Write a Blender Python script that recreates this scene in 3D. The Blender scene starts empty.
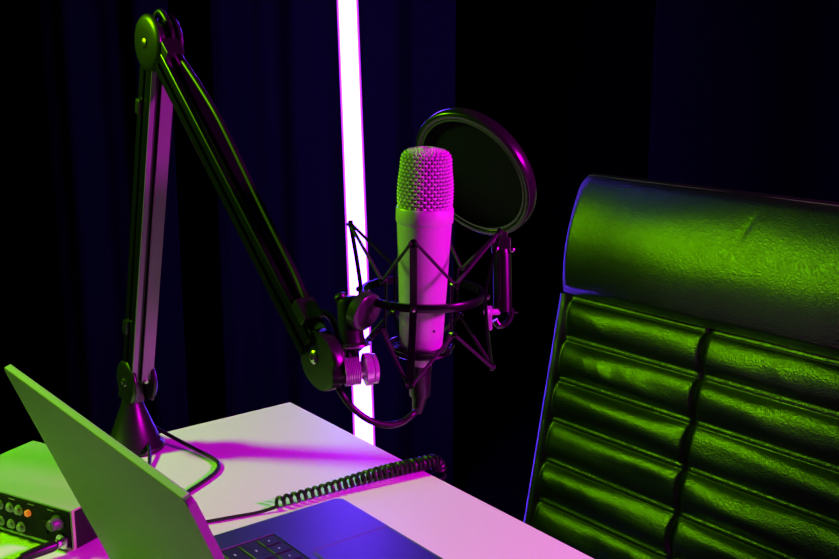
import bpy, bmesh, math, random
from mathutils import Vector, Matrix, noise

random.seed(7)
SC = bpy.context.scene
COL = SC.collection
V3 = Vector
PI = math.pi

# ------------------------------------------------------------------ camera frame
FPX = 50.0 / 36.0 * 839.0
PITCH = math.radians(13.75)
CP, SP = math.cos(PITCH), math.sin(PITCH)
TZ = 0.74                      # table top height
CAM = V3((0, 0, TZ + 0.52))
RT, UP, FW = V3((1, 0, 0)), V3((0, SP, CP)), V3((0, CP, -SP))


def P(px, py, d):
    """world point seen at photograph position px,py at depth d"""
    return CAM + d * (FW + RT * ((px - 419.5) / FPX) + UP * ((279.5 - py) / FPX))


def on(px, py, z=TZ):
    r = FW + RT * ((px - 419.5) / FPX) + UP * ((279.5 - py) / FPX)
    return CAM + r * ((z - CAM.z) / r.z)


def in_plane(px, py, q, n):
    r = FW + RT * ((px - 419.5) / FPX) + UP * ((279.5 - py) / FPX)
    return CAM + r * ((q - CAM).dot(n) / r.dot(n))


H = V3((-0.609, 0.793, 0)).normalized()     # along the table's right edge, away
N = V3((0.793, 0.609, 0)).normalized()      # from the table towards the chair
Z = V3((0, 0, 1))

# ------------------------------------------------------------------ mesh helpers


class MB:
    def __init__(self):
        self.v, self.f = [], []
        self.wn = False

    def add(self, vs, fs):
        o = len(self.v)
        self.v += [V3(x) for x in vs]
        self.f += [tuple(i + o for i in f) for f in fs]
        return self

    def box(self, c, half, ax=None, bev=0.0, seg=2):
        self.wn = True
        bm = bmesh.new()
        bmesh.ops.create_cube(bm, size=2.0)
        for v in bm.verts:
            v.co = V3((v.co.x * half[0], v.co.y * half[1], v.co.z * half[2]))
        if bev > 0:
            bmesh.ops.bevel(bm, geom=list(bm.edges), offset=bev, segments=seg, profile=0.5, affect='EDGES')
        ax = ax or (V3((1, 0, 0)), V3((0, 1, 0)), V3((0, 0, 1)))
        c = V3(c)
        bm.verts.index_update()
        vs = [c + ax[0] * v.co.x + ax[1] * v.co.y + ax[2] * v.co.z for v in bm.verts]
        fs = [[v.index for v in f.verts] for f in bm.faces]
        if ax[0].cross(ax[1]).dot(ax[2]) < 0:
            fs = [f[::-1] for f in fs]
        bm.free()
        return self.add(vs, fs)

    def tube(self, pts, r, seg=10, closed=False, flat=None):
        """round tube along pts; r number or list; flat=(a,b,dir) gives an elliptic section"""
        pts = [V3(p) for p in pts]
        n = len(pts)
        rs = r if isinstance(r, (list, tuple)) else [r] * n
        tang = []
        for i in range(n):
            a = pts[(i - 1) % n] if (closed or i > 0) else pts[i]
            b = pts[(i + 1) % n] if (closed or i < n - 1) else pts[i]
            tang.append((b - a).normalized())
        t0 = tang[0]
        u = t0.orthogonal().normalized()
        vs, fs = [], []
        for i in range(n):
            t = tang[i]
            u = (u - t * u.dot(t))
            u = u.normalized() if u.length > 1e-9 else t.orthogonal().normalized()
            w = t.cross(u)
            for k in range(seg):
                a = 2 * PI * k / seg
                vs.append(pts[i] + (u * math.cos(a) + w * math.sin(a)) * rs[i])
        m = n if closed else n - 1
        # closed tubes: match start of frame
        off = 0
        if closed:
            best = 1e9
            for k in range(seg):
                d = (vs[(n - 1) * seg] - vs[k]).length
                if d < best:
                    best, off = d, k
        for i in range(m):
            j = (i + 1) % n
            sh = off if (closed and i == n - 1) else 0
            for k in range(seg):
                a, b = i * seg + k, i * seg + (k + 1) % seg
                c, d = j * seg + (k + 1 + sh) % seg, j * seg + (k + sh) % seg
                fs.append((a, b, c, d))
        if not closed:
            fs.append(tuple(range(seg))[::-1])
            fs.append(tuple((n - 1) * seg + k for k in range(seg)))
        return self.add(vs, fs)

    def lathe(self, prof, o, axis, seg=40, cap=True):
        """prof: list of (radius, height along axis)"""
        o, axis = V3(o), V3(axis).normalized()
        u = axis.orthogonal().normalized()
        w = axis.cross(u)
        vs, fs = [], []
        for (r, h) in prof:
            for k in range(seg):
                a = 2 * PI * k / seg
                vs.append(o + axis * h + (u * math.cos(a) + w * math.sin(a)) * max(r, 1e-5))
        for i in range(len(prof) - 1):
            for k in range(seg):
                a, b = i * seg + k, i * seg + (k + 1) % seg
                fs.append((a, b, b + seg, a + seg))
        if cap:
            fs.append(tuple(range(seg))[::-1])
            fs.append(tuple((len(prof) - 1) * seg + k for k in range(seg)))
        return self.add(vs, fs)

    def ring(self, prof, o, axis, seg=64):
        """closed profile revolved round the axis"""
        o, axis = V3(o), V3(axis).normalized()
        u = axis.orthogonal().normalized()
        w = axis.cross(u)
        n = len(prof)
        vs, fs = [], []
        for k in range(seg):
            a = 2 * PI * k / seg
            e = u * math.cos(a) + w * math.sin(a)
            for (r, h) in prof:
                vs.append(o + axis * h + e * r)
        for k in range(seg):
            for i in range(n):
                a, b = k * n + i, k * n + (i + 1) % n
                c, d = ((k + 1) % seg) * n + (i + 1) % n, ((k + 1) % seg) * n + i
                fs.append((a, d, c, b))
        return self.add(vs, fs)

    def prism(self, outline, o, ax, thick, bev=0.0):
        """outline in (ax0, ax1), extruded +-thick/2 along ax2"""
        self.wn = True
        bm = bmesh.new()
        lo = [bm.verts.new((x, y, -thick / 2)) for x, y in outline]
        hi = [bm.verts.new((x, y, thick / 2)) for x, y in outline]
        n = len(outline)
        fb = bm.faces.new(lo[::-1])
        ft = bm.faces.new(hi)
        for i in range(n):
            bm.faces.new((lo[i], lo[(i + 1) % n], hi[(i + 1) % n], hi[i]))
        if bev > 0:
            es = list(fb.edges) + list(ft.edges)
            bmesh.ops.bevel(bm, geom=es, offset=bev, segments=2, profile=0.5, affect='EDGES')
        bm.normal_update()
        bm.verts.index_update()
        o = V3(o)
        vs = [o + ax[0] * v.co.x + ax[1] * v.co.y + ax[2] * v.co.z for v in bm.verts]
        fs = [[v.index for v in f.verts] for f in bm.faces]
        bm.free()
        return self.add(vs, fs)

    def grid(self, fn, nu, nv, flip=False):
        vs = [fn(i / nu, j / nv) for j in range(nv + 1) for i in range(nu + 1)]
        fs = []
        for j in range(nv):
            for i in range(nu):
                a = j * (nu + 1) + i
                q = (a, a + 1, a + nu + 2, a + nu + 1)
                fs.append(q[::-1] if flip else q)
        return self.add(vs, fs)

    def build(self, name, mat, parent=None, loc=None, smooth=True, angle=40):
        base = V3((0, 0, 0))
        p = parent
        while p is not None:
            base = base + p.location
            p = p.parent
        loc = V3(loc) if loc is not None else (base if parent is not None else V3((0, 0, 0)))
        me = bpy.data.meshes.new(name)
        me.from_pydata([tuple(v - loc) for v in self.v], [], self.f)
        bm = bmesh.new()
        bm.from_mesh(me)
        bmesh.ops.recalc_face_normals(bm, faces=bm.faces)
        bm.to_mesh(me)
        bm.free()
        if smooth:
            for q in me.polygons:
                q.use_smooth = True
            me.set_sharp_from_angle(angle=math.radians(angle))
        me.materials.append(mat)
        ob = bpy.data.objects.new(name, me)
        COL.objects.link(ob)
        if self.wn and smooth:
            md = ob.modifiers.new('flat_faces', 'WEIGHTED_NORMAL')
            md.keep_sharp = True
        if parent is not None:
            ob.parent = parent
            ob.location = loc - base
        else:
            ob.location = loc
        return ob


def tag(o, label=None, cat=None, group=None, kind=None):
    if label:
        o['label'] = label
    if cat:
        o['category'] = cat
    if group:
        o['group'] = group
    if kind:
        o['kind'] = kind
    return o


def thing(name, loc, label, cat, group=None):
    o = bpy.data.objects.new(name, None)
    o.empty_display_size = 0.05
    COL.objects.link(o)
    o.location = loc
    return tag(o, label, cat, group)


def circle(o, u, w, r, n=64, a0=0.0, a1=2 * PI, end=False):
    m = n if not end else n - 1
    return [V3(o) + (V3(u) * math.cos(a0 + (a1 - a0) * k / m) + V3(w) * math.sin(a0 + (a1 - a0) * k / m)) * r for k in range(n)]


def spline(pts, per=10):
    """Catmull-Rom through the points"""
    pts = [V3(p) for p in pts]
    ext = [pts[0] * 2 - pts[1]] + pts + [pts[-1] * 2 - pts[-2]]
    out = []
    for i in range(1, len(ext) - 2):
        p0, p1, p2, p3 = ext[i - 1:i + 3]
        for k in range(per):
            t = k / per
            out.append(0.5 * ((2 * p1) + (p2 - p0) * t + (2 * p0 - 5 * p1 + 4 * p2 - p3) * t * t + (3 * p1 - p0 - 3 * p2 + p3) * t ** 3))
    out.append(pts[-1])
    return out


# ------------------------------------------------------------------ materials


def mat(name, col, rough=0.5, metal=0.0, spec=0.5, bump=0.0, bscale=200.0, btype='NOISE', var=0.0, vscale=8.0,
        emit=None, estr=0.0, sheen=0.0, coat=0.0, bdist=0.001):
    m = bpy.data.materials.new(name)
    m.use_nodes = True
    nt = m.node_tree
    b = nt.nodes['Principled BSDF']
    b.inputs['Base Color'].default_value = (*col, 1)
    b.inputs['Roughness'].default_value = rough
    b.inputs['Metallic'].default_value = metal
    b.inputs['Specular IOR Level'].default_value = spec
    b.inputs['Sheen Weight'].default_value = sheen
    b.inputs['Coat Weight'].default_value = coat
    tc = nt.nodes.new('ShaderNodeTexCoord')
    if bump > 0:
        if btype == 'VORONOI':
            t = nt.nodes.new('ShaderNodeTexVoronoi')
            out = t.outputs['Distance']
        else:
            t = nt.nodes.new('ShaderNodeTexNoise')
            t.inputs['Detail'].default_value = 3
            out = t.outputs['Fac']
        t.inputs['Scale'].default_value = bscale
        nt.links.new(tc.outputs['Object'], t.inputs['Vector'])
        bp = nt.nodes.new('ShaderNodeBump')
        bp.inputs['Strength'].default_value = bump
        bp.inputs['Distance'].default_value = bdist
        nt.links.new(out, bp.inputs['Height'])
        nt.links.new(bp.outputs['Normal'], b.inputs['Normal'])
    if var > 0:
        t2 = nt.nodes.new('ShaderNodeTexNoise')
        t2.inputs['Scale'].default_value = vscale
        t2.inputs['Detail'].default_value = 4
        nt.links.new(tc.outputs['Object'], t2.inputs['Vector'])
        mp = nt.nodes.new('ShaderNodeMapRange')
        mp.inputs['To Min'].default_value = max(0.02, rough - var)
        mp.inputs['To Max'].default_value = min(1.0, rough + var)
        nt.links.new(t2.outputs['Fac'], mp.inputs['Value'])
        nt.links.new(mp.outputs['Result'], b.inputs['Roughness'])
    if emit:
        b.inputs['Emission Color'].default_value = (*emit, 1)
        b.inputs['Emission Strength'].default_value = estr
    return m


M = dict(
    table=mat('white_laminate', (0.80, 0.79, 0.78), 0.42, bump=0.05, bscale=400, var=0.05),
    table_edge=mat('shaded_edge_band', (0.05, 0.045, 0.045), 0.5, bump=0.05, bscale=300),  # board edge coloured dark to stand for its shade
    steel=mat('dark_steel', (0.03, 0.03, 0.03), 0.4, metal=0.6, var=0.05),
    strip=mat('grey_aluminium_strip', (0.16, 0.16, 0.17), 0.42, metal=0.2, bump=0.03, bscale=900, var=0.05),
    arm=mat('satin_black_aluminium', (0.004, 0.004, 0.0045), 0.22, spec=0.8, metal=0.0, bump=0.03, bscale=900, var=0.06),
    arm_dark=mat('black_groove', (0.008, 0.008, 0.008), 0.6, bump=0.05, bscale=600),
    joint=mat('black_moulded_plastic', (0.010, 0.010, 0.010), 0.33, bump=0.04, bscale=900, var=0.05),
    disc=mat('satin_grey_plastic', (0.03, 0.03, 0.03), 0.30, spec=0.8, bump=0.03, bscale=900, var=0.05),
    matte=mat('matte_black_rubber', (0.004, 0.004, 0.004), 0.3, spec=0.25, bump=0.1, bscale=700),
    plastic=mat('black_plastic', (0.010, 0.010, 0.010), 0.35, bump=0.03, bscale=700, var=0.05),
    mount=mat('black_coated_wire', (0.004, 0.004, 0.005), 0.26, spec=0.4, bump=0.03, bscale=900),
    cord=mat('elastic_braid', (0.010, 0.010, 0.011), 0.7, bump=0.3, bscale=1500),
    chrome=mat('chrome', (0.80, 0.80, 0.82), 0.24, metal=0.6, var=0.04),
    screw=mat('bright_screw', (0.6, 0.6, 0.6), 0.25, metal=1.0, var=0.05),
    nickel=mat('satin_nickel_paint', (0.50, 0.50, 0.49), 0.36, metal=0.1, bump=0.03, bscale=1500, var=0.04),
    wire=mat('nickel_wire', (0.60, 0.60, 0.58), 0.38, metal=0.4, bump=0.05, bscale=1500),
    inner=mat('dark_inner_mesh', (0.02, 0.02, 0.02), 0.8, bump=0.5, bscale=900),
    foam=mat('pop_screen_nylon', (0.004, 0.004, 0.004), 0.95, spec=0.1, bump=0.4, bscale=1800),
    rim=mat('pop_rim_plastic', (0.010, 0.010, 0.010), 0.26, bump=0.02, bscale=700, var=0.05),
    cable=mat('black_rubber_cable', (0.008, 0.008, 0.008), 0.38, bump=0.06, bscale=900),
    lid=mat('grey_anodised_lid', (0.19, 0.19, 0.195), 0.55, metal=0.1, spec=0.25, bump=0.02, bscale=1500, var=0.05),
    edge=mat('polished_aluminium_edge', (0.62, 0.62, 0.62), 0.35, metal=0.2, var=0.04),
    deck=mat('space_grey_deck', (0.24, 0.24, 0.27), 0.40, metal=1.0, var=0.02),
    pad=mat('trackpad_glass', (0.22, 0.22, 0.25), 0.38, metal=1.0, var=0.03),
    key=mat('black_keys', (0.012, 0.012, 0.013), 0.45, bump=0.03, bscale=900),
    legend=mat('key_legend_light', (0.3, 0.3, 0.3), 0.5, emit=(0.7, 0.6, 0.9), estr=0.35),
    glass=mat('display_glass', (0.01, 0.01, 0.012), 0.08, var=0.02),
    case=mat('green_lit_case', (0.40, 0.52, 0.28), 0.55, spec=0.2, bump=0.08, bscale=900, var=0.06),  # green lamp light is put into the colour of the grey case
    panel=mat('black_front_panel', (0.012, 0.012, 0.012), 0.7, spec=0.15, bump=0.05, bscale=900, var=0.06),
    knob=mat('grey_knob', (0.10, 0.10, 0.10), 0.35, bump=0.05, bscale=900),
    button=mat('pale_button', (0.35, 0.36, 0.34), 0.4, bump=0.03, bscale=900),
    amber=mat('amber_lamp', (0.5, 0.18, 0.03), 0.35, emit=(1.0, 0.20, 0.02), estr=0.55),
    leather=mat('black_leather', (0.004, 0.0039, 0.0039), 0.33, spec=1.1, bump=0.5, bscale=480, btype='VORONOI', var=0.05, vscale=60, bdist=0.0008),
    leather_side=mat('black_leather_side', (0.05, 0.05, 0.05), 0.32, spec=0.8, bump=0.3, bscale=420, btype='VORONOI', bdist=0.0006),
    thread=mat('stitch_thread', (0.10, 0.10, 0.09), 0.5, bump=0.1, bscale=2000),
    drape=mat('charcoal_drape', (0.021, 0.021, 0.024), 0.9, bump=0.4, bscale=500, sheen=0.0, spec=0.1),
    wall=mat('matte_black_wall', (0.008, 0.008, 0.009), 0.9, bump=0.2, bscale=60, spec=0.1),
    floor=mat('dark_carpet_floor', (0.012, 0.012, 0.013), 0.9, bump=0.5, bscale=300, spec=0.1),
    tube_core=mat('tube_diffuser', (0.8, 0.8, 0.8), 0.5, emit=(0.25, 0.035, 1.0), estr=38.0),
    tube_side=mat('tube_side_glow', (0.5, 0.4, 0.6), 0.5, emit=(0.62, 0.02, 1.0), estr=0.95),
    tube_case=mat('tube_housing', (0.03, 0.03, 0.03), 0.4, metal=0.5, var=0.05),
)
# diffuser: strong enough to read white, violet-blue light
M['tube_core'].node_tree.nodes['Principled BSDF'].inputs['Emission Color'].default_value = (0.13, 0.032, 1.0, 1)

# ------------------------------------------------------------------ setting


def structure(name, mb, m, **k):
    o = mb.build(name, m, **k)
    o['kind'] = 'structure'
    return o


structure('floor', MB().box((0.2, 1.2, -0.05), (2.6, 2.8, 0.05)), M['floor'], smooth=False)
structure('wall_back', MB().box((0.2, 4.05, 1.35), (2.6, 0.05, 1.35)), M['wall'], smooth=False)
structure('wall_left', MB().box((-2.45, 1.2, 1.35), (0.05, 2.8, 1.35)), M['wall'], smooth=False)
structure('wall_right', MB().box((2.85, 1.2, 1.35), (0.05, 2.8, 1.35)), M['wall'], smooth=False)
structure('ceiling', MB().box((0.2, 1.2, 2.75), (2.6, 2.8, 0.05)), M['wall'], smooth=False)


def curtain(x0, x1, y, label, ph, amp=0.03, wl=0.19):
    def fn(a, b):
        x = x0 + (x1 - x0) * a
        z = 0.02 + 2.6 * b
        k = 0.75 + 0.25 * (1 - b)
        yy = y + amp * k * math.sin(2 * PI * x / wl + ph + 0.5 * math.sin(x * 7)) + 0.3 * amp * math.sin(2 * PI * x / (wl * 0.41) + 1.7 * ph + 0.6 * b)
        return V3((x, yy, z))
    o = MB().grid(fn, int((x1 - x0) / 0.008), 24).build('curtain', M['drape'], loc=((x0 + x1) / 2, y, 0))
    md = o.modifiers.new('cloth', 'SOLIDIFY')
    md.thickness = 0.004
    tag(o, label, 'curtain', 'drapes hung across the back of the room')


curtain(-0.915, -0.585, 2.78, 'dark drape panel hanging behind the boom arm, left of the black gap', 0.4)
curtain(-0.485, 0.085, 2.78, 'dark drape panel hanging right behind the glowing tube', 1.6)
curtain(0.545, 1.75, 2.75, 'dark drape panel hanging behind the tall leather chair', 2.2, amp=0.012, wl=0.5)

# ------------------------------------------------------------------ table
C0 = on(290, 402)
t = thing('desk', (C0 - N * 0.375 - H * 0.7) * 1 - Z * TZ, 'white topped desk with thin edge coloured dark for shade carrying the laptop and boom arm', 'table')
LT, DT = 1.40, 0.76
cen = C0 - H * (LT / 2) - N * (DT / 2)
MB().box(cen - Z * 0.002, (LT / 2, DT / 2, 0.002), (H, N, Z), 0.0006).build('laminate_top', M['table'], t)
MB().box(cen - Z * 0.0165, (LT / 2 - 0.001, DT / 2 - 0.001, 0.0125), (H, N, Z), 0.001).build('table_board', M['table_edge'], t)
for a in (-1, 1):
    for b in (-1, 1):
        q = cen + H * a * (LT / 2 - 0.06) + N * b * (DT / 2 - 0.06)
        MB().box(V3((q.x, q.y, (TZ - 0.029) / 2)), (0.02, 0.02, (TZ - 0.029) / 2), (H, N, Z), 0.002).build('leg', M['steel'], t)
m = MB()
for b in (-1, 1):
    m.box(cen + N * b * (DT / 2 - 0.06) - Z * 0.049, (LT / 2 - 0.08, 0.012, 0.02), (H, N, Z), 0.002)
for a in (-1, 1):
    m.box(cen + H * a * (LT / 2 - 0.06) - Z * 0.049, (0.012, DT / 2 - 0.08, 0.02), (H, N, Z), 0.002)
m.build('apron_frame', M['steel'], t)

# ------------------------------------------------------------------ light tube
TB, TT = P(364, 440, 2.2), P(347, 0, 2.2)
ax = (TT - TB).normalized()
base = TB - ax * (TB.z / ax.z) + Z * 0.03
top = base + ax * 1.62
lt = thing('light_tube', (base.x, base.y, 0), 'tall glowing white violet light tube leaning behind the white desk', 'lamp')
tx = V3((1, 0, 0)) - ax * ax.x
tx.normalize()
ty = ax.cross(tx).normalized()          # roughly away from camera
if ty.y < 0:
    ty = -ty
L2 = (top - base).length / 2
mid = (top + base) / 2
MB().tube([mid - ax * (L2 - 0.03), mid + ax * (L2 - 0.03)], 0.0163, 32).build('diffuser', M['tube_core'], lt)
m = MB()
for sgn in (-1, 1):
    m.box(mid + tx * sgn * 0.0182, (0.0019, 0.0055, L2 - 0.03), (tx, ty, ax), 0.001)
so = m.build('side_diffuser', M['tube_side'], lt)
so['label'] = 'violet glowing edge strips'
MB().box(mid + ty * 0.0185, (0.006, 0.003, L2), (tx, ty, ax), 0.001).build('spine', M['tube_case'], lt)
for e, nm in ((base + ax * 0.012, 'end_cap'), (top - ax * 0.012, 'end_cap')):
    MB().box(e + ty * 0.006, (0.0235, 0.024, 0.016), (tx, ty, ax), 0.003).build(nm, M['tube_case'], lt)
MB().box((base.x, base.y + 0.01, 0.012), (0.13, 0.10, 0.012), None, 0.004).build('foot_plate', M['tube_case'], lt)

# ------------------------------------------------------------------ laptop
LW, LD, LB = 0.332, 0.241, 0.0155
ff = on(340, 497, TZ + LB)
hf = ff - N * LD
lap = thing('laptop', hf - H * LW / 2 + N * LD / 2 - Z * LB, 'open grey laptop on the white desk, lid leaning back beside the boom arm', 'laptop')


def LP(a, b, c=0.0):
    """a from far side edge, b from hinge, c above the deck"""
    return hf - H * a + N * b + Z * c


def rrect(w, h, r, n=6):
    o = []
    for cx, cy, a0 in ((w / 2 - r, h / 2 - r, 0), (-w / 2 + r, h / 2 - r, PI / 2), (-w / 2 + r, -h / 2 + r, PI), (w / 2 - r, -h / 2 + r, 1.5 * PI)):
        for k in range(n + 1):
            a = a0 + (PI / 2) * k / n
            o.append((cx + r * math.cos(a), cy + r * math.sin(a)))
    return o


MB().prism(rrect(LD, LW, 0.006), LP(LW / 2, LD / 2, -LB / 2 + 0.001), (N, -H, Z), LB - 0.002, 0.0012).build('base', M['deck'], lap)
KA0, KA1, KB0, KB1 = 0.033, LW - 0.033, 0.020, 0.1425
# keyboard well: shallow dark tray framed by a lip
MB().prism(rrect(KB1 - KB0, KA1 - KA0, 0.003), LP((KA0 + KA1) / 2, (KB0 + KB1) / 2, 0.0001), (N, -H, Z), 0.0006).build('keyboard_well', M['key'], lap)
m = MB()
lip = [LP(KA0, KB0, .0006), LP(KA0, KB1, .0006), LP(KA1, KB1, .0006), LP(KA1, KB0, .0006)]
m.tube(lip, 0.0006, 6, closed=True)
m.build('keyboard_lip', M['plastic'], lap)
m, mg = MB(), MB()
rows = 6
bh = (KB1 - KB0 - 0.004) / rows
for r in range(rows):
    widths = [1.0] * 14
    if r == 5:
        widths = [1, 1, 1, 1.3, 5.2, 1.3, 1, 1, 1.0, 0.2]
    elif r == 4:
        widths = [2.2] + [1.0] * 10 + [2.2]
    elif r == 3:
        widths = [1.7] + [1.0] * 11 + [1.7]
    elif r == 2:
        widths = [1.4] + [1.0] * 12
    unit = (KA1 - KA0 - 0.004) / sum(widths)
    a = KA0 + 0.002
    for w in widths:
        ca = a + w * unit / 2
        cb = KB0 + 0.002 + bh * (r + 0.5)
        if w > 0.5:
            m.box(LP(ca, cb, 0.0009), (bh / 2 - 0.0012, w * unit / 2 - 0.0012, 0.0006), (N, -H, Z), 0.0004, 1)
            if w < 4:
                mg.box(LP(ca, cb, 0.00153), (0.0007, min(0.0016, 0.0011 * w), 0.00005), (N, -H, Z))
        a += w * unit
kk = m.build('keys', M['key'], lap)
mg.build('key_legends', M['legend'], kk)
MB().prism(rrect(0.086, LW - 2 * 0.0855, 0.004), LP(LW / 2, 0.196, 0.0002), (N, -H, Z), 0.0007, 0.0002).build('trackpad', M['pad'], lap)
pe = [LP(LW / 2 + b_, 0.196 + a_, 0.0006) for a_, b_ in rrect(0.086, LW - 2 * 0.0855, 0.004)]
MB().tube(pe, 0.0003, 6, closed=True).build('trackpad_edge', M['lid'], lap)
m = MB()
m.tube([LP(0.03, 0.003, 0.002), LP(LW - 0.03, 0.003, 0.002)], 0.0045, 16)
m.build('hinge', M['plastic'], lap)
tl = math.radians(22)
lu = -N * math.sin(tl) + Z * math.cos(tl)
ln = N * math.cos(tl) + Z * math.sin(tl)        # screen side
lc = hf - H * LW / 2 + Z * 0.003 + lu * 0.111
LH = 0.222
MB().prism(rrect(LH, LW, 0.0045), lc - ln * 0.003, (lu, -H, ln), 0.006, 0.0015).build('lid', M['lid'], lap)
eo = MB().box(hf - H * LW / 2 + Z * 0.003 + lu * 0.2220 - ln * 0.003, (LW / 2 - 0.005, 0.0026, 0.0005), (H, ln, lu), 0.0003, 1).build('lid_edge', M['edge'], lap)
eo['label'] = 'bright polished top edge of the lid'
MB().prism(rrect(LH - 0.012, LW - 0.010, 0.006), lc + ln * 0.0003, (lu, -H, ln), 0.0006).build('screen', M['glass'], lap)
for a in (0.03, LW - 0.03):
    for b in (0.03, LD - 0.03):
        MB().lathe([(0.006, -LB), (0.006, -LB + 0.003)], LP(a, b), Z, 16).build('rubber_foot', M['plastic'], lap)

# ------------------------------------------------------------------ audio interface
q = on(71, 511, TZ + 0.045)
F1, F2 = V3((-0.874, 0.487, 0)).normalized(), V3((0.487, 0.874, 0)).normalized()
IW, ID, IH = 0.168, 0.110, 0.045
itf = thing('audio_interface', q + F1 * IW / 2 + F2 * ID / 2 - Z * 0.045, 'boxy grey audio interface with green light tinted into its cover and a black knob panel standing behind the laptop lid', 'audio interface')


def IP(a, b, c):
    """a along the panel from its right end, b depth, c height above the desk"""
    return V3((q.x, q.y, TZ)) + F1 * a + F2 * b + Z * c


MB().box(IP(IW / 2, ID / 2 + 0.001, 0.0235), (IW / 2, ID / 2 - 0.001, 0.0200), (F1, F2, Z), 0.0016).build('case', M['panel'], itf)
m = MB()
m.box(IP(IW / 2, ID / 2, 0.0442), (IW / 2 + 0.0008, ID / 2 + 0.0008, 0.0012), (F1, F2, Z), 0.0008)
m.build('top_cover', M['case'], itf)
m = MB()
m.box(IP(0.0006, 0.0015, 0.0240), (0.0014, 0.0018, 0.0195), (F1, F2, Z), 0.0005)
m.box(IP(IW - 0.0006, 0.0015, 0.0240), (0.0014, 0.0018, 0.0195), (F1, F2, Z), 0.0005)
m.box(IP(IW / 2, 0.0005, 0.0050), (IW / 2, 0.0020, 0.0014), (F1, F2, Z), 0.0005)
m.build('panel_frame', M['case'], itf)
MB().box(IP(IW / 2, -0.0002, 0.0245), (IW / 2 - 0.003, 0.0012, 0.0178), (F1, F2, Z), 0.0006).build('front_panel', M['panel'], itf)
FO = -F2
for (a, c, rr, hh, mm, nm) in (
        (0.0815, 0.0310, 0.0034, 0.004, 'button', 'button'), (0.0690, 0.0310, 0.0036, 0.005, 'button', 'button'),
        (0.0815, 0.0135, 0.0034, 0.004, 'button', 'button'), (0.0675, 0.0135, 0.0036, 0.005, 'button', 'button'),
        (0.0960, 0.0310, 0.0034, 0.004, 'button', 'button'), (0.0960, 0.0135, 0.0034, 0.004, 'button', 'button')):
    MB().lathe([(rr * 1.5, 0), (rr * 1.5, 0.0012), (rr, 0.0015), (rr, hh * 0.8), (rr * 0.8, hh)], IP(a, -0.001, c), FO, 20).build(nm, M[mm], itf)
o = MB().lathe([(0.0034, 0), (0.0034, 0.003), (0.0024, 0.0042)], IP(0.0560, -0.001, 0.0310), FO, 20).build('indicator_lamp', M['amber'], itf)
o['label'] = 'glowing orange lamp'
for (a, c) in ((0.0170, 0.0300), (0.128, 0.0240)):
    kb = MB()
    kb.lathe([(0.0075, 0), (0.0075, 0.002), (0.0060, 0.003), (0.0056, 0.010), (0.0046, 0.0112)], IP(a, -0.001, c), FO, 28)
    ko = kb.build('knob', M['knob'], itf)
    MB().box(IP(a, -0.0124, c + 0.003), (0.0005, 0.0003, 0.0022), (F1, F2, Z)).build('pointer', M['button'], ko)
MB().box(IP(0.0370, -0.002, 0.0215), (0.0065, 0.0018, 0.0065), (F1, F2, Z), 0.001).build('slide_switch', M['panel'], itf)
m = MB()
for k in range(5):
    m.box(IP(0.130 - k * 0.026, -0.0016, 0.0405), (0.004, 0.0003, 0.0004), (F1, F2, Z))
m.build('panel_marks', M['button'], itf)
MB().lathe([(0.0075, 0), (0.0075, 0.002), (0.006, 0.0025)], IP(0.0125, -0.001, 0.0115), FO, 24).build('socket', M['screw'], itf)
for a in (0.015, IW - 0.015):
    for b in (0.015, ID - 0.015):
        MB().lathe([(0.005, 0), (0.005, 0.0045)], IP(a, b, 0), Z, 14).build('rubber_foot', M['plastic'], itf)
# plugged cable
pl = thing('plug_cable', IP(0.0125, -0.03, 0), 'black jack plug and thick cable plugged into the interface panel', 'cable')
p0 = IP(0.0125, -0.0035, 0.0115)
MB().lathe([(0.0040, 0), (0.0044, 0.001), (0.0044, 0.006), (0.0036, 0.007)], p0, FO, 20).build('plug_collar', M['screw'], pl)
d1 = (FO + F1 * 0.35 - Z * 0.06).normalized()
pa = p0 + FO * 0.007
MB().tube([pa, pa + d1 * 0.004, pa + d1 * 0.022, pa + d1 * 0.034], [0.0048, 0.0056, 0.0052, 0.0040], 16).build('plug_body', M['plastic'], pl)
e0 = pa + d1 * 0.033
fl = TZ + 0.0030
pts = [e0, e0 + d1 * 0.012 - Z * 0.002]
for (s1, s2, zz) in ((0.030, 0.010, 0.006), (0.050, 0.010, 0.0), (0.075, -0.005, 0.0), (0.10, -0.06, 0.0), (0.11, -0.14, 0.0)):
    w = e0 + FO * s1 + F1 * s2
    pts.append(V3((w.x, w.y, fl + zz)))
MB().tube(spline(pts, 8), 0.0028, 10).build('cord', M['cable'], pl)

# ------------------------------------------------------------------ boom arm
B = on(135, 447)
U = -H                                    # the arm swings in the plane of U and Z
pivA = in_plane(137, 380, B, N)
pivB = in_plane(159, 43, B, N)
pivC = in_plane(323, 360, B, N)
boom = thing('boom_arm', V3((B.x, B.y, TZ)), 'tall black jointed boom arm standing on a cone base at the desk edge', 'microphone arm')
MB().lathe([(0.0345, 0), (0.0350, 0.002), (0.0345, 0.005), (0.033, 0.0065), (0.0305, 0.0085), (0.0125, 0.056), (0.0115, 0.060), (0.0085, 0.061)],
           V3((B.x, B.y, TZ)), Z, 48).build('cone_base', M['joint'], boom)
MB().lathe([(0.008, 0.058), (0.008, 0.070)], V3((B.x, B.y, TZ)), Z, 24).build('swivel_pin', M['screw'], boom)


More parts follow.
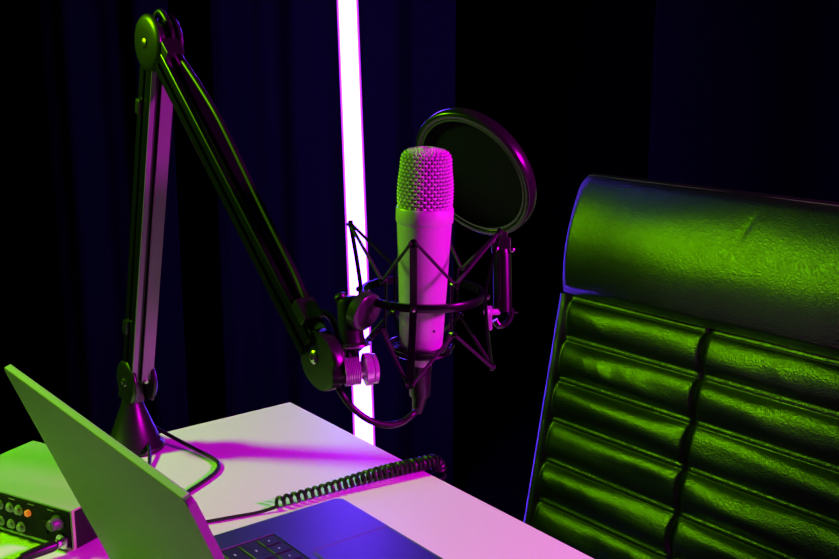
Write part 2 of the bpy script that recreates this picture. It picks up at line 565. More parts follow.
def arm_seg(a, b, name, w=0.0135, d=0.0140, start=0.0, end=0.0):
    """grooved extrusion from pivot to pivot"""
    ax_ = (b - a).normalized()
    a2, b2 = a + ax_ * start, b - ax_ * end
    sd = ax_.cross(N).normalized()
    if sd.dot(U) < 0:
        sd = -sd
    # section in (N, sd): rounded square with a groove on each of the two wide faces
    g, gd = 0.0026, 0.0055
    sec = []
    c = 0.0028

    def corner(x, y, q0):
        for k in range(8):
            t_ = q0 + (PI / 2) * k / 7
            sec.append((x + c * math.cos(t_), y + c * math.sin(t_)))
    corner(w - c, d - c, 0)
    sec.extend([(g - 0.004, d), (g - 0.004, d - gd), (-g - 0.004, d - gd), (-g - 0.004, d)])
    corner(-w + c, d - c, PI / 2)
    sec.extend([(-w, g), (-w + gd, g), (-w + gd, -g), (-w, -g)])
    corner(-w + c, -d + c, PI)
    sec.extend([(-g, -d), (-g, -d + gd), (g, -d + gd), (g, -d)])
    corner(w - c, -d + c, 1.5 * PI)
    sec.extend([(w, -g), (w - gd, -g), (w - gd, g), (w, g)])
    n = len(sec)
    vs = [a2 + N * x + sd * y for x, y in sec] + [b2 + N * x + sd * y for x, y in sec]
    fs = [(i, (i + 1) % n, n + (i + 1) % n, n + i) for i in range(n)]
    m_ = MB().add(vs, fs + [tuple(range(n))[::-1], tuple(range(n, 2 * n))])
    ob = m_.build(name, M['arm'], boom, angle=25)
    # dark inlay cord lying in the front groove
    mi = MB()
    mi.box((a2 + b2) / 2 - N * 0.004 + sd * (d - 0.0045), (0.0022, 0.0008, (b2 - a2).length / 2 - 0.004), (N, sd, ax_), 0)
    mi.build('groove_strip', M['arm_dark'], ob)
    if name == 'lower_arm':
        ms = MB()
        for x0_, x1_ in ((-w + 0.0006, -0.0072), (-0.0008, w - 0.0006)):
            ms.box((a2 + b2) / 2 + N * (x0_ + x1_) / 2 + sd * (d + 0.0001), ((x1_ - x0_) / 2, 0.0005, (b2 - a2).length / 2 - 0.003), (N, sd, ax_), 0.0002)
        so_ = ms.build('face_strip', M['strip'], ob)
        so_['label'] = 'paler grey aluminium face'
    return ax_, sd


axL, sdL = arm_seg(pivA, pivB, 'lower_arm', start=0.004, end=0.014)
axU, sdU = arm_seg(pivB, pivC, 'upper_arm', w=0.0120, d=0.0125, start=0.014, end=0.016)


def joint_disc(c, r, off, th, name, scr=0.0035):
    for s in (-1, 1):
        o_ = c + N * s * off
        jo = MB().lathe([(r * 0.96, 0), (r, 0.0015), (r, th - 0.003), (r * 0.93, th - 0.001), (r * 0.80, th), (r * 0.4, th + 0.0006)], o_, N * s, 48).build(name, M['joint'], boom)
        MB().lathe([(scr * 1.5, 0), (scr * 1.5, 0.0012), (scr, 0.0022), (scr * 0.5, 0.0022), (scr * 0.5, 0.0012)], o_ + N * s * (th + 0.0004), N * s, 20).build('bolt', M['screw'], jo)


joint_disc(pivA, 0.0255, 0.0095, 0.006, 'pivot_cover')
joint_disc(pivB + Z * 0.0, 0.0290, 0.0090, 0.006, 'elbow_cover')
# inner hubs and forks
MB().lathe([(0.021, -0.0115), (0.021, 0.0115)], pivB, N, 40).build('elbow_hub', M['joint'], boom)
m = MB()
ymid = (pivA + V3((B.x, B.y, TZ + 0.066))) / 2
m.box(V3((B.x, B.y, TZ + 0.066)), (0.0125, 0.0115, 0.004), (N, U, Z), 0.002)
m.box(ymid + U * 0.001, (0.0085, 0.0085, 0.017), (N, U, Z), 0.002)
m.box(ymid + N * 0.0165 + Z * 0.002 + U * 0.004, (0.0022, 0.009, 0.019), (N, U, Z), 0.0015)
m.build('fork_bracket', M['joint'], boom)
MB().lathe([(0.003, 0), (0.003, 0.002), (0.002, 0.003)], pivA + sdL * 0.0141 + axL * 0.006 + N * 0.004, sdL, 16).build('rivet', M['screw'], boom)
# bumps and clips along the arms
MB().box(pivA + axL * 0.330 - N * 0.0140 - sdL * 0.006, (0.0035, 0.005, 0.0085), (N, sdL, axL), 0.002).build('tension_screw', M['joint'], boom)
MB().box(pivA + axL * 0.070 - N * 0.0140 - sdL * 0.006, (0.0035, 0.005, 0.0085), (N, sdL, axL), 0.002).build('tension_screw', M['joint'], boom)
for dd in (0.026, (pivC - pivB).length - 0.042):
    MB().box(pivB + axU * dd + sdU * 0.0150 - N * 0.002, (0.0095, 0.0070, 0.0110), (N, sdU, axU), 0.0015).build('cable_clip', M['joint'], boom)
# teardrop end joint
out = []
e1 = (U * 0.93 - Z * 0.36).normalized()
e2 = N.cross(e1).normalized()
for k in range(40):
    a = 2 * PI * k / 40
    r_ = 0.0255 + 0.0065 * max(0.0, math.cos(a)) ** 2
    out.append((r_ * math.cos(a), r_ * math.sin(a)))
ej = MB().prism(out, pivC - e1 * 0.003, (e1, e2, e1.cross(e2)), 0.011, 0.003).build('end_joint', M['joint'], boom)
MB().lathe([(0.0060, 0), (0.0060, 0.0012), (0.0042, 0.0026), (0.002, 0.0026), (0.002, 0.0016)], pivC - e1 * 0.006 - N * 0.0054, -N, 24).build('bolt', M['screw'], ej)
# chrome spigot
S0 = P(331, 374, 0.990)
S1 = P(377, 368, 1.000)
sx = (S1 - S0).normalized()
sl = (S1 - S0).length
MB().lathe([(0.0088, 0.000), (0.0094, 0.001), (0.0094, 0.010), (0.0088, 0.0105)], S0, sx, 32).build('spigot_head', M['plastic'], boom)
m = MB()
prof = []
nseg = 9
for k in range(nseg):
    h0 = 0.0105 + 0.0140 * k / nseg
    prof += [(0.0105, h0), (0.0122, h0 + 0.0005), (0.0122, h0 + 0.0011), (0.0105, h0 + 0.00155)]
m.lathe(prof, S0, sx, 32)
m.lathe([(0.0080, 0.024), (0.0080, 0.029)], S0, sx, 24)
m.build('spigot_collar', M['chrome'], boom)
m = MB()
m.lathe([(0.0125, 0.0285), (0.0142, 0.0292), (0.0142, 0.0345), (0.0125, 0.0352), (0.0118, 0.0360)], S0, sx, 40)
m.build('lock_ring', M['chrome'], boom)
m = MB()
m.lathe([(0.010, 0.0358), (0.0130, 0.0364), (0.0130, sl - 0.001), (0.011, sl)], S0, sx, 40)
m.build('thread_nut', M['chrome'], boom)

# ------------------------------------------------------------------ shock mount and microphone
MT, MBm = P(427, 150, 1.000), P(421.3, 352, 1.043)
mz = (MT - MBm).normalized()
mxr = (RT - mz * RT.dot(mz)).normalized()
myb = mz.cross(mxr).normalized()            # away from camera
MO = P(422.5, 293, 1.030)                   # centre of the outer ring


def MP(r, ang, z):
    a = math.radians(ang)
    return MO + mxr * (r * math.cos(a)) + myb * (r * math.sin(a)) + mz * z


sm = thing('shock_mount', MO - mz * 0.06, 'black wire shock mount with elastic cords cradling the microphone', 'shock mount')
RO = 0.0535
m = MB()
m.ring([(RO - 0.0016, -0.0035), (RO + 0.0016, -0.0035), (RO + 0.002, -0.003), (RO + 0.002, 0.003), (RO + 0.0016, 0.0035), (RO - 0.0016, 0.0035)], MO, mz, 80)
m.build('outer_ring', M['mount'], sm)
BA = (-98, -8, 82, 172)
for a in BA:
    rad = (MP(1, a, 0) - MO).normalized()
    tan = mz.cross(rad)
    pts = [MP(0.0655, a, 0.0585), MP(0.0600, a, 0.030), MP(0.0560, a, 0.006), MP(0.0560, a, -0.006), MP(0.0590, a, -0.032), MP(0.0640, a, -0.064)]
    mm = MB()
    vs, fs = [], []
    for i_, p_ in enumerate(pts):
        for s1, s2 in ((-1, -1), (1, -1), (1, 1), (-1, 1)):
            vs.append(p_ + tan * s1 * 0.0031 + rad * s2 * 0.0013)
    for i_ in range(len(pts) - 1):
        for k in range(4):
            fs.append((i_ * 4 + k, i_ * 4 + (k + 1) % 4, i_ * 4 + 4 + (k + 1) % 4, i_ * 4 + 4 + k))
    fs += [(3, 2, 1, 0), tuple(4 * (len(pts) - 1) + k for k in range(4))]
    mm.add(vs, fs)
    for e_ in (pts[0], pts[-1]):
        mm.lathe([(0.0034, -0.0016), (0.0034, 0.0016)], e_, rad, 16)
    bo = mm.build('bar', M['mount'], sm, angle=30)
    MB().lathe([(0.0022, 0), (0.0022, 0.002), (0.0012, 0.0026)], MP(0.0572, a, 0), rad, 14).build('rivet', M['screw'], bo)
UA = (-52, 38, 128, 218)
RC = 0.0405
for a in UA:
    pts = [MP(RC, a, 0.0165), MP(RC, a, 0.012), MP(RC, a, -0.024), MP(RC - 0.001, a, -0.030), MP(0.034, a, -0.042), MP(0.0285, a, -0.0475)]
    mm = MB().tube(spline(pts, 5), 0.0013, 8)
    for zz in (0.0165, -0.027):
        mm.tube([MP(RC - 0.001, a, zz), MP(RC + 0.0045, a, zz)], 0.0014, 8)
        mm.lathe([(0.0001, 0), (0.0023, 0.0004), (0.0026, 0.0016), (0.0018, 0.003)], MP(RC + 0.0040, a, zz), (MP(1, a, 0) - MO), 12)
    mm.build('upright', M['mount'], sm)
m = MB()
m.tube(circle(MO - mz * 0.0475, mxr, myb, 0.0285, 64), 0.0016, 8, closed=True)
m.tube(circle(MO - mz * 0.0530, mxr, myb, 0.0265, 64), 0.0014, 8, closed=True)
m.build('cradle_ring', M['mount'], sm)
m = MB()
m.lathe([(0.0262, -0.0545), (0.0262, -0.0500), (0.0215, -0.0495), (0.0130, -0.0500)], MO, mz, 48)
m.build('cradle_cup', M['mount'], sm)
for nm, zb, zc in (('up', 0.0585, 0.0165), ('down', -0.064, -0.027)):
    mm = MB()
    for a in BA:
        for da in (-1, 1):
            # nearest uprights either side
            ua = min(UA, key=lambda u_: abs(((u_ - (a + da * 45) + 180) % 360) - 180))
            p0, p1 = MP(0.0655 if zb > 0 else 0.064, a, zb), MP(RC + 0.004, ua, zc)
            rad = (MP(1, a, 0) - MO).normalized()
            tn = mz.cross(rad) * da * 0.002
            mm.tube([p0 + tn, p1], 0.0015, 8)
            mm.tube([p0 + tn + rad * 0.003, p0 + tn * 1.5], 0.0015, 6)
    mm.build('elastic_cord', M['cord'], sm)
# swivel clamp joining the ring to the arm
K0 = P(352, 347, 1.005)
K1 = P(349, 296, 1.000)
kx = (K1 - K0).normalized()
kl = (K1 - K0).length
m = MB()
m.lathe([(0.0120, 0.0), (0.0150, 0.001), (0.0150, 0.004), (0.0118, 0.0048), (0.0108, 0.012), (0.0108, kl - 0.006), (0.0095, kl - 0.002), (0.006, kl)], K0, kx, 36)
cb = m.build('clamp_body', M['joint'], sm)
MB().lathe([(0.0156, 0.0012), (0.0160, 0.002), (0.0156, 0.003)], K0, kx, 40).build('clamp_trim', M['screw'], cb)
MB().lathe([(0.0055, 0), (0.0055, 0.005), (0.003, 0.007)], K1 - kx * 0.004 - mxr * 0.006, (kx - mxr * 0.5).normalized(), 20).build('thumb_screw', M['joint'], cb)
DX = (RT * 0.72 - FW * 0.50 - UP * 0.40).normalized()
DC = P(364, 311, 0.996)
m = MB()
m.lathe([(0.0090, -0.0065), (0.0158, -0.0055), (0.0172, -0.0045), (0.0174, 0), (0.0172, 0.0040), (0.0160, 0.0050), (0.012, 0.0054), (0.004, 0.0055)], DC, DX, 48)
m.build('swivel_disc', M['disc'], sm)
m = MB()
rp = MP(RO, 205, 0)
m.tube([DC + DX * 0.003, DC * 0.5 + rp * 0.5, rp], [0.0050, 0.0045, 0.0038], 14)
m.build('ring_bracket', M['mount'], sm)
MB().tube([K0 + kx * 0.002, K0 - kx * 0.012], 0.0060, 16).build('clamp_neck', M['mount'], sm)
m = MB()
q0 = MP(RC + 0.002, 218, -0.025)
m.tube([q0, P(372, 338, 1.005)], 0.0018, 8)
m.build('cord_guide', M['mount'], sm)

mic = thing('microphone', MO - mz * 0.05, 'silver studio condenser microphone upright in the wire cradle', 'microphone')
MB().lathe([(0.0130, -0.0492), (0.0178, -0.0490), (0.0190, -0.047), (0.0193, -0.044), (0.0193, -0.0415), (0.0195, -0.041), (0.0240, 0.0645)],
           MO, mz, 64).build('body', M['nickel'], mic)
MB().lathe([(0.0240, 0.0635), (0.0248, 0.0642), (0.0252, 0.0655), (0.0252, 0.0760), (0.0247, 0.0772), (0.0230, 0.0778)], MO, mz, 64).build('collar', M['nickel'], mic)
MB().lathe([(0.0182, -0.0492), (0.0194, -0.0488), (0.0194, -0.0480), (0.0182, -0.0476)], MO, mz, 48).build('base_trim', M['screw'], mic)
MB().lathe([(0.0012, 0), (0.0012, 0.0006)], MP(0.0204, -58, -0.030), (MP(1, -58, 0) - MO), 12).build('badge_dot', M['inner'], mic)
MB().lathe([(0.0098, -0.066), (0.0102, -0.0655), (0.0102, -0.052), (0.0112, -0.050), (0.0112, -0.047)], MO, mz, 32).build('connector_stub', M['nickel'], mic)
# grille: arc-length profile of the basket
gp = []
for k in range(40):
    z = 0.0775 + (0.1185 - 0.0775) * k / 39
    t_ = (z - 0.0775) / 0.041
    gp.append((0.0226 + 0.0008 * math.sin(min(1, t_ * 1.3) * PI) - 0.0016 * t_ ** 2, z))
r1 = gp[-1][0]
for k in range(1, 14):
    a = (PI / 2) * k / 13
    gp.append((r1 - 0.0075 * (1 - math.cos(a)), 0.1185 + 0.0075 * math.sin(a)))
r2, z2 = gp[-1]
for k in range(1, 16):
    t_ = k / 15
    gp.append((r2 * (1 - t_) + 1e-5, z2 + 0.0022 * (1 - (1 - t_) ** 2)))
cum = [0.0]
for i in range(1, len(gp)):
    cum.append(cum[-1] + math.hypot(gp[i][0] - gp[i - 1][0], gp[i][1] - gp[i - 1][1]))


def gat(s):
    s = max(0, min(cum[-1], s))
    for i in range(1, len(cum)):
        if s <= cum[i]:
            f_ = (s - cum[i - 1]) / max(1e-9, cum[i] - cum[i - 1])
            return gp[i - 1][0] * (1 - f_) + gp[i][0] * f_, gp[i - 1][1] * (1 - f_) + gp[i][1] * f_, i
    return gp[-1][0], gp[-1][1], len(gp) - 1


def gnorm(i):
    a, b = gp[max(0, i - 1)], gp[min(len(gp) - 1, i)]
    d_ = V3((b[0] - a[0], b[1] - a[1], 0)).normalized()
    return d_.y, -d_.x      # outward (radial, axial)


m = MB()
pitch = 0.0031
nrow = int(cum[-1] / pitch)
NV = 52
for r in range(nrow):
    s = 0.0012 + r * pitch
    rr, zz, gi = gat(s)
    if rr < 0.004:
        continue
    nr, nz = gnorm(gi)
    pts = []
    nn = NV * 4
    for k in range(nn):
        a = 2 * PI * k / nn
        wv = math.sin(NV / 2 * a + r * PI)
        o_ = 0.0008 * wv
        pts.append(MO + (mxr * math.cos(a) + myb * math.sin(a)) * (rr + nr * o_) + mz * (zz + nz * o_ + 0.00035 * math.sin(NV / 2 * a + r * PI + 1.0)))
    m.tube(pts, 0.00092, 6, closed=True)
for k in range(NV):
    a = 2 * PI * (k + 0.25) / NV
    pts = []
    n2 = nrow * 4
    for j in range(n2 + 1):
        s = cum[-1] * 0.985 * j / n2
        rr, zz, gi = gat(s)
        if rr < 0.0075 and k % 2:
            break
        if rr < 0.0035:
            break
        nr, nz = gnorm(gi)
        o_ = -0.0008 * math.cos(PI * (s - 0.0012) / pitch) * (1 if k % 2 else -1)
        pts.append(MO + (mxr * math.cos(a) + myb * math.sin(a)) * (rr + nr * o_) + mz * (zz + nz * o_))
    m.tube(pts, 0.00055, 5)
gr = m.build('grille', M['wire'], mic, angle=80)
MB().lathe([(max(1e-5, r_ - 0.0017), z_ - 0.0014) for r_, z_ in gp[::2]] + [(1e-5, gp[-1][1] - 0.0014)], MO, mz, 48).build('inner_mesh', M['inner'], gr)

# XLR plug and microphone cable
xl = thing('microphone_cable', MO - mz * 0.10, 'black microphone cable looping from the boom arm up into the microphone base', 'cable')
xb = MO - mz * 0.058
MB().lathe([(0.0088, -0.034), (0.0094, -0.033), (0.0098, -0.016), (0.0100, -0.012), (0.0094, -0.0115), (0.0094, -0.0105), (0.0100, -0.010), (0.0104, -0.004)], xb - mz * 0.004, mz, 32).build('connector', M['plastic'], xl)
MB().tube([xb - mz * 0.036, xb - mz * 0.044 - mxr * 0.0005, xb - mz * 0.054 - mxr * 0.002], [0.0075, 0.0062, 0.0044], 18).build('strain_relief', M['plastic'], xl)
pts = [xb - mz * 0.052 - mxr * 0.0018, P(414, 413, 1.03), P(402, 422, 1.025), P(388, 425, 1.02), P(371, 421, 1.015), P(355, 410, 1.01), P(342, 394, 1.005), P(334, 376, 1.01),
       pivC + N * 0.02 - Z * 0.002, pivC + N * 0.018 - axU * 0.03 + sdU * 0.015]
n_ = (pivC - pivB).length
pts += [pivB + axU * (n_ - 0.046) + sdU * 0.0180 + N * 0.002]
pts += [pivB + axU * (n_ * f_) + sdU * o_ + N * 0.003 for f_, o_ in ((0.78, 0.0195), (0.6, 0.0215), (0.42, 0.0255), (0.32, 0.0265), (0.22, 0.0235))]
pts += [pivB + axU * 0.026 + sdU * 0.0185 + N * 0.002, pivB + sdU * 0.024 + axU * 0.006 + N * 0.004, pivB + Z * 0.031 + N * 0.004 - U * 0.002, pivB - U * 0.026 + Z * 0.012 + N * 0.006,
        pivB - axL * 0.05 - sdL * 0.0185 + N * 0.004]
nl = (pivB - pivA).length
pts += [pivA + axL * nl * f_ - sdL * 0.0190 + N * 0.004 for f_ in (0.7, 0.5, 0.3, 0.1)]
pts += [pivA - sdL * 0.026 - Z * 0.03, V3((B.x, B.y, TZ)) - U * 0.034 + Z * 0.026 + N * 0.012]
bb = V3((B.x, B.y, TZ))
pts += [bb - U * 0.047 + N * 0.015 + Z * 0.004]
MB().tube(spline(pts, 9), 0.0030, 10).build('cord', M['cable'], xl)

# loose loop of cable on the desk beside the cone base
fl = TZ + 0.0024
lp = [V3((*on(149, 470)[:2], fl)), V3((*on(150, 461)[:2], fl + 0.004)), on(149, 449) + Z * 0.014, on(152, 441) + Z * 0.019, on(160, 440) + Z * 0.013]
lp += [V3((*on(x, y)[:2], fl + h_)) for x, y, h_ in ((178, 446.5, 0.006), (196, 453, 0.002), (212, 460.5, 0.001), (219, 466.5, 0), (216, 474, 0), (206, 482, 0), (194, 490, 0), (176, 501, 0), (150, 512, 0))]
o = MB().tube(spline(lp, 10), 0.0023, 10).build('loop_cable', M['cable'], loc=on(200, 470))
tag(o, 'thin black cable bent in a loop on the desk beside the cone base', 'cable')

def smooth(x):
    x = max(0.0, min(1.0, x))
    return x * x * (3 - 2 * x)


# coiled headphone cord
ca, cbq = on(275, 509), on(431, 469)
cc = thing('coiled_cord', (ca + cbq) / 2, 'black coiled cord stretched across the desk behind the laptop corner', 'cable')
dirc = (cbq - ca).normalized()
sid = Z.cross(dirc).normalized()
LC = (cbq - ca).length
NT = 27
pts = []


def coil_r(t):
    return 0.0046 + 0.0020 * smooth((t - 0.25) / 0.5)


for k in range(NT * 16 + 1):
    t_ = k / (NT * 16)
    # the turns close up towards the far end
    s = t_ + 0.07 * math.sin(PI * t_)
    rr = coil_r(s)
    c_ = ca + dirc * (LC * s) + sid * (0.004 * math.sin(PI * t_)) + Z * (rr + 0.0021)
    a = 2 * PI * NT * t_ + PI
    pts.append(c_ + sid * math.cos(a) * rr + Z * math.sin(a) * rr)
nb = 9
for k in range(1, 16 * nb):
    t_ = k / (16 * nb)
    th = min(1.0, t_ * 2.2) * (PI / 2)
    rr = coil_r(1.0)
    cpos = cbq + dirc * (0.011 * math.sin(th)) + Z * (rr + 0.0021) - Z * (0.011 * (1 - math.cos(th))) - Z * max(0, t_ - 0.455) * 0.10
    up_ = (Z * math.cos(th) + dirc * math.sin(th)).normalized()
    a = 2 * PI * nb * t_ + PI
    pts.append(cpos + sid * math.cos(a) * rr + up_ * math.sin(a) * rr)
MB().tube(pts, 0.0020, 7).build('coil', M['cable'], cc)
l0 = [pts[0], pts[0] - dirc * 0.003 - Z * 0.0025]
l0 += [V3((*on(x, y)[:2], TZ + h_)) for x, y, h_ in ((258, 514.5, 0.0022), (236, 518.5, 0.0022), (205, 524, 0.0022), (172, 530, 0.0030), (140, 538, 0.0025))]
MB().tube(spline(l0, 8), 0.0018, 8).build('lead', M['cable'], cc)

# ------------------------------------------------------------------ pop filter
pn = (-RT * 0.606 - UP * 0.549 - FW * 0.575).normalized()
PC = P(474.5, 173, 1.095)
pf = thing('pop_filter', P(499, 325, 1.06), 'round black pop filter tilted on its bracket behind the microphone head', 'pop filter')
PR = 0.0668
m = MB()
prof = []
for k in range(16):
    a = 2 * PI * k / 16
    ca_, sa_ = math.cos(a), math.sin(a)
    prof.append((PR - 0.0040 + 0.0040 * math.copysign(abs(ca_) ** 0.6, ca_), 0.0065 * math.copysign(abs(sa_) ** 0.6, sa_)))
m.ring(prof, PC, pn, 96)
m.build('rim', M['rim'], pf)
m = MB()
m.ring([(PR - 0.0095, 0.0015), (PR - 0.0075, 0.0015), (PR - 0.0075, 0.0055), (PR - 0.0095, 0.0055)], PC, pn, 96)
m.build('inner_hoop', M['rim'], pf)
m = MB()
m.lathe([(PR - 0.008, -0.0010), (PR - 0.008, 0.0010), (PR * 0.5, 0.0014), (0.001, 0.0016)], PC, pn, 72)
m.build('screen', M['foam'], pf)
pb = P(499.5, 237.5, 1.075)
m = MB()
m.box(P(501, 245, 1.070), (0.0090, 0.0045, 0.0075), (RT, FW, UP), 0.002)
m.box(P(502, 238, 1.072), (0.0050, 0.0040, 0.0060), (RT, FW, UP), 0.0015)
m.build('holder', M['joint'], pf)
m = MB()
for (x, y, s) in ((493, 240, 1), (512, 250, 1), (496, 249, -1)):
    m.lathe([(0.0022, 0), (0.0022, 0.003), (0.0012, 0.0036)], P(x, y, 1.064), -FW, 12)
m.build('screw', M['screw'], pf)
m = MB()
m.tube([P(501, 250, 1.068), P(502, 256, 1.068), P(503, 312, 1.066)], 0.0085, 20)
m.build('stem', M['matte'], pf)
m = MB()
m.tube([P(499.5, 254, 1.061), P(500, 300, 1.059)], 0.0012, 6)
m.build('stem_rib', M['arm'], pf)
m = MB()
m.tube(spline([P(511, 308, 1.066), P(510.5, 317, 1.066), P(506, 324, 1.064), P(499, 325.5, 1.062), P(495, 320, 1.061)], 6), 0.0032, 12)
m.tube([P(508, 312, 1.066), P(518, 312, 1.066)], 0.0013, 8)
m.build('hook', M['arm'], pf)
m = MB()
m.tube([P(498, 312, 1.062), P(486, 312, 1.045)], 0.0030, 12)
m.box(P(489, 318, 1.048), (0.0028, 0.0028, 0.011), (RT, FW, UP), 0.001)
m.build('clamp_screw', M['chrome'], pf)

# ------------------------------------------------------------------ chair
rec, yaw, lean = math.radians(12), math.radians(54), math.radians(2)
CX0 = V3((math.cos(yaw), -math.sin(yaw), 0))
CV0 = V3((math.sin(yaw), math.cos(yaw), 0)) * math.sin(rec) + Z * math.cos(rec)
CX = CX0 * math.cos(lean) + CV0 * math.sin(lean)
CV = CV0 * math.cos(lean) - CX0 * math.sin(lean)
CN = CX.cross(CV).normalized()
if CN.dot(N) > 0:
    CN = -CN
CA = P(553.5, 290.5, 1.65)
CW = 0.546
VT, VB = 0.172, -0.395
seat_c = CA + CX * CW / 2 + CV * VB + CN * 0.28
ch = thing('office_chair', (seat_c.x, seat_c.y, 0), 'tall black leather executive chair with quilted back facing the desk', 'chair')


def CPt(u, v, d):
    return CA + CX * u + CV * v + CN * d


SEAMS = [-0.004 - 0.0585 * k for k in range(8)]
MIDU = 0.270


def fold(u, v):
    p = V3((u * 7.5 + v * 3, v * 11, 3.1))
    w = noise.noise(p)
    # slanted creases
    q_ = V3((u * 19 + v * 16, (v * 7 - u * 4), 1.7))
    w2 = noise.noise(q_)
    return w, w2


def back_disp(u, v):
    # rolls
    d = 0.0
    for i in range(len(SEAMS) - 1):
        v1, v0 = SEAMS[i], SEAMS[i + 1]
        if v0 <= v <= v1:
            t_ = (v - v0) / (v1 - v0)
            b = 0.0036 / (v1 - v0)
            if t_ < b or t_ > 1 - b:
                d = 0.0008 * (abs(t_ - (1 if t_ > 0.5 else 0)) / b < 0.7)
            else:
                x = (t_ - b) / (1 - 2 * b) * 2 - 1
                # belly sags a little low, the crown catches the lamp
                xs = x - 0.05 * (1 - x * x)
                d = 0.0102 * (1 - abs(xs) ** 2.4) ** 0.9
                w, w2 = fold(u, v)
                env = (1 - x * x)
                d += env * (0.0075 * w + 0.0013 * (1 - abs(w2) * 2.2) * smooth((noise.noise(V3((u * 6, i * 3.3, 0.2))) + 0.05) * 3))
            break
    seam = 1 - math.exp(-((u - MIDU) / 0.0038) ** 2)
    fall = 1 - 0.12 * math.exp(-((u - MIDU) / 0.022) ** 2)
    return d * seam * fall - 0.007 * math.exp(-abs(u - MIDU) / 0.0025)


def head_disp(u, v):
    t_ = (v - 0.074) / 0.098
    d = 0.031 * max(0.0, 1 - t_ * t_) ** 0.95
    d *= min(1.0, max(0.0, v / 0.012)) ** 0.5
    w = noise.noise(V3((u * 7, v * 10, 9.0)))
    cr = math.exp(-((u - 0.325 - (v - 0.13) * 0.25 - 3.0 * (v - 0.13) ** 2) / 0.005) ** 2) * smooth(1 - abs(v - 0.125) / 0.03)
    low = smooth((0.05 - v) / 0.05)
    w2 = noise.noise(V3((u * 30 - v * 20, v * 25, 4.0)))
    return d + 0.003 * w - 0.0012 * cr + 0.0012 * low * w2


def cushion(v0, v1, disp, nrows, rc_top, redge, name, mat_, top_round):
    us = []
    for k in range(9):
        a = (PI / 2) * k / 8
        us.append((redge * (1 - math.cos(a)), -redge * (1 - math.sin(a))))
    us += [(redge + 0.016 * k / 8, 0) for k in range(1, 9)]
    nmid = 170
    r0 = redge + 0.016
    for k in range(1, nmid):
        us.append((r0 + (CW - 2 * r0) * k / nmid, 0))
    us += [(CW - u, d) for u, d in us[:17]][::-1]
    vsr = []
    if top_round:
        for k in range(8):
            a = (PI / 2) * k / 8
            vsr.append((v1 - 0.016 * (1 - math.cos(a)), -0.016 * (1 - math.sin(a))))
        vtop = v1 - 0.016
    else:
        vtop = v1
    for k in range(nrows + 1):
        vsr.append((vtop + (v0 - vtop) * k / nrows, 0))
    verts = []
    for (v, dv) in vsr:
        ins = 0.0
        if rc_top and v > v1 - rc_top:
            yv = v - (v1 - rc_top)
            ins = rc_top - math.sqrt(max(0, rc_top ** 2 - yv ** 2))
        for (u, du) in us:
            uu = ins + u * (CW - 2 * ins) / CW
            eu = min(u, CW - u)
            if top_round:
                dd = disp(uu, v) * smooth((eu - 0.004) / 0.040)
            else:
                dd = disp(uu, v) * smooth((eu - 0.020) / 0.016) - 0.012 * smooth((eu - 0.020) / 0.010)
            verts.append(CPt(uu, v, dd + min(du, dv)))
    nu = len(us)
    fs = []
    for j in range(len(vsr) - 1):
        for i in range(nu - 1):
            a = j * nu + i
            fs.append((a, a + nu, a + nu + 1, a + 1))
    # close the back
    o_ = len(verts)
    for j in (0, len(vsr) - 1):
        pass
    back = []
    for (v, dv) in vsr:
        for (u, du) in ((0.004, 0), (CW - 0.004, 0)):
            ins = 0.0
            if rc_top and v > v1 - rc_top:
                yv = v - (v1 - rc_top)
                ins = rc_top - math.sqrt(max(0, rc_top ** 2 - yv ** 2))
            uu = ins + u * (CW - 2 * ins) / CW
            verts.append(CPt(uu, v - (0.004 if v >= v1 else 0), -0.052))
    for j in range(len(vsr) - 1):
        a, b = o_ + 2 * j, o_ + 2 * j + 2
        fs.append((a, a + 1, b + 1, b))
        fs.append((j * nu, a, b, (j + 1) * nu))
        fs.append((j * nu + nu - 1, (j + 1) * nu + nu - 1, b + 1, a + 1))
    fs.append(tuple(range(nu)) + (o_ + 1, o_))
    l_ = len(vsr) - 1
    fs.append(tuple(l_ * nu + i for i in range(nu))[::-1] + (o_ + 2 * l_, o_ + 2 * l_ + 1))
    return MB().add(verts, fs).build(name, mat_, ch, angle=65)


hd = cushion(0.0, VT, head_disp, 90, 0.030, 0.034, 'headrest', M['leather'], True)
bk = cushion(SEAMS[-1], -0.0015, back_disp, 330, 0.0, 0.024, 'backrest', M['leather'], False)
# piping along the top of the headrest
m = MB()
nst = 150
for k in range(nst):
    u0 = 0.03 + (CW - 0.06) * k / nst
    m.tube([CPt(u0, VT - 0.0045, -0.0035), CPt(u0 + 0.0022, VT - 0.0045, -0.0033)], 0.0008, 5)
m.build('top_stitching', M['thread'], hd)
m = MB()
for s_ in SEAMS[:-1]:
    for off in (-0.0042, 0.0042):
        if s_ == SEAMS[0] and off > 0:
            continue
        for k in range(150):
            u0 = 0.036 + (CW - 0.072) * k / 150
            if abs(u0 - MIDU) < 0.012:
                continue
            m.tube([CPt(u0, s_ + off, -0.0105), CPt(u0 + 0.0024, s_ + off, -0.0105)], 0.0006, 4)
m.build('seam_stitching', M['thread'], bk)
m = MB()
m.box(CPt(CW / 2, (VT + VB) / 2 - 0.01, -0.060), (CW / 2 - 0.035, (VT - VB) / 2 - 0.03, 0.014), (CX, CV, CN), 0.008, 3)
m.build('back_shell', M['leather_side'], ch)
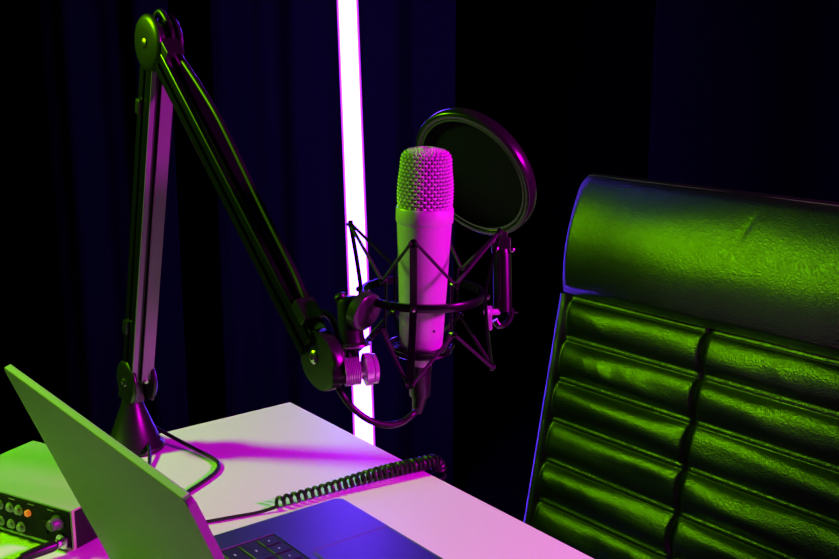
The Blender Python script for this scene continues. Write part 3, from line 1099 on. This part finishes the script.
# seat
sf = V3((CN.x, CN.y, 0)).normalized()
m = MB()
def seat_fn(a, b):
    return None
sc_ = V3((seat_c.x, seat_c.y, 0.455))
m.box(sc_, (CW / 2 - 0.01, 0.25, 0.045), (CX, sf, Z), 0.03, 4)
m.build('seat', M['leather'], ch)
m = MB()
m.box(sc_ - Z * 0.055, (0.16, 0.16, 0.012), (CX, sf, Z), 0.004)
m.build('seat_plate', M['steel'], ch)
m = MB()
m.lathe([(0.03, 0.10), (0.03, 0.26), (0.018, 0.265), (0.018, 0.40)], V3((seat_c.x, seat_c.y, 0)), Z, 28)
m.build('gas_column', M['steel'], ch)
for k in range(5):
    a = 2 * PI * k / 5 + 0.3
    dr = V3((math.cos(a), math.sin(a), 0))
    b0 = V3((seat_c.x, seat_c.y, 0))
    lg = MB().tube([b0 + Z * 0.115, b0 + dr * 0.16 + Z * 0.10, b0 + dr * 0.30 + Z * 0.075], [0.026, 0.020, 0.014], 12).build('base_leg', M['plastic'], ch)
    MB().lathe([(0.022, -0.012), (0.026, -0.009), (0.026, 0.009), (0.022, 0.012)], b0 + dr * 0.30 + Z * 0.026, dr.cross(Z), 20).build('caster', M['plastic'], lg)
# ------------------------------------------------------------------ lights


def spot(name, loc, target, radius, power, col, cone, blend=0.35):
    l = bpy.data.lights.new(name, 'SPOT')
    l.shadow_soft_size = radius
    l.energy = power
    l.color = col
    l.spot_size = math.radians(cone)
    l.spot_blend = blend
    o_ = bpy.data.objects.new(name, l)
    COL.objects.link(o_)
    o_.location = loc
    d_ = V3(target) - V3(loc)
    o_.rotation_euler = d_.to_track_quat('-Z', 'Y').to_euler()
    return o_


spot('green_lamp', (-1.12, 1.25, TZ + 0.80), (-0.04, 1.22, TZ + 0.15), 0.085, 62.0, (0.28, 1.0, 0.0), 66, 0.35)
spot('magenta_lamp', (1.42, 0.47, TZ + 0.80), (-0.05, 1.05, TZ + 0.10), 0.10, 208.0, (1.0, 0.0, 0.92), 45, 0.3)

w = bpy.data.worlds.new('dark_room')
SC.world = w
w.use_nodes = True
w.node_tree.nodes['Background'].inputs['Color'].default_value = (0.3, 0.3, 0.5, 1)
w.node_tree.nodes['Background'].inputs['Strength'].default_value = 0.001

# ------------------------------------------------------------------ camera and view
cam = bpy.data.cameras.new('camera')
cam.lens = 50
cam.sensor_width = 36
cam.clip_start = 0.02
co = bpy.data.objects.new('camera', cam)
COL.objects.link(co)
co.location = CAM
co.rotation_euler = (PI / 2 - PITCH, 0, 0)
SC.camera = co
SC.view_settings.view_transform = 'Standard'
SC.view_settings.look = 'None'
SC.view_settings.exposure = 0.0
SC.view_settings.gamma = 1.0
SC.view_settings.use_curve_mapping = False
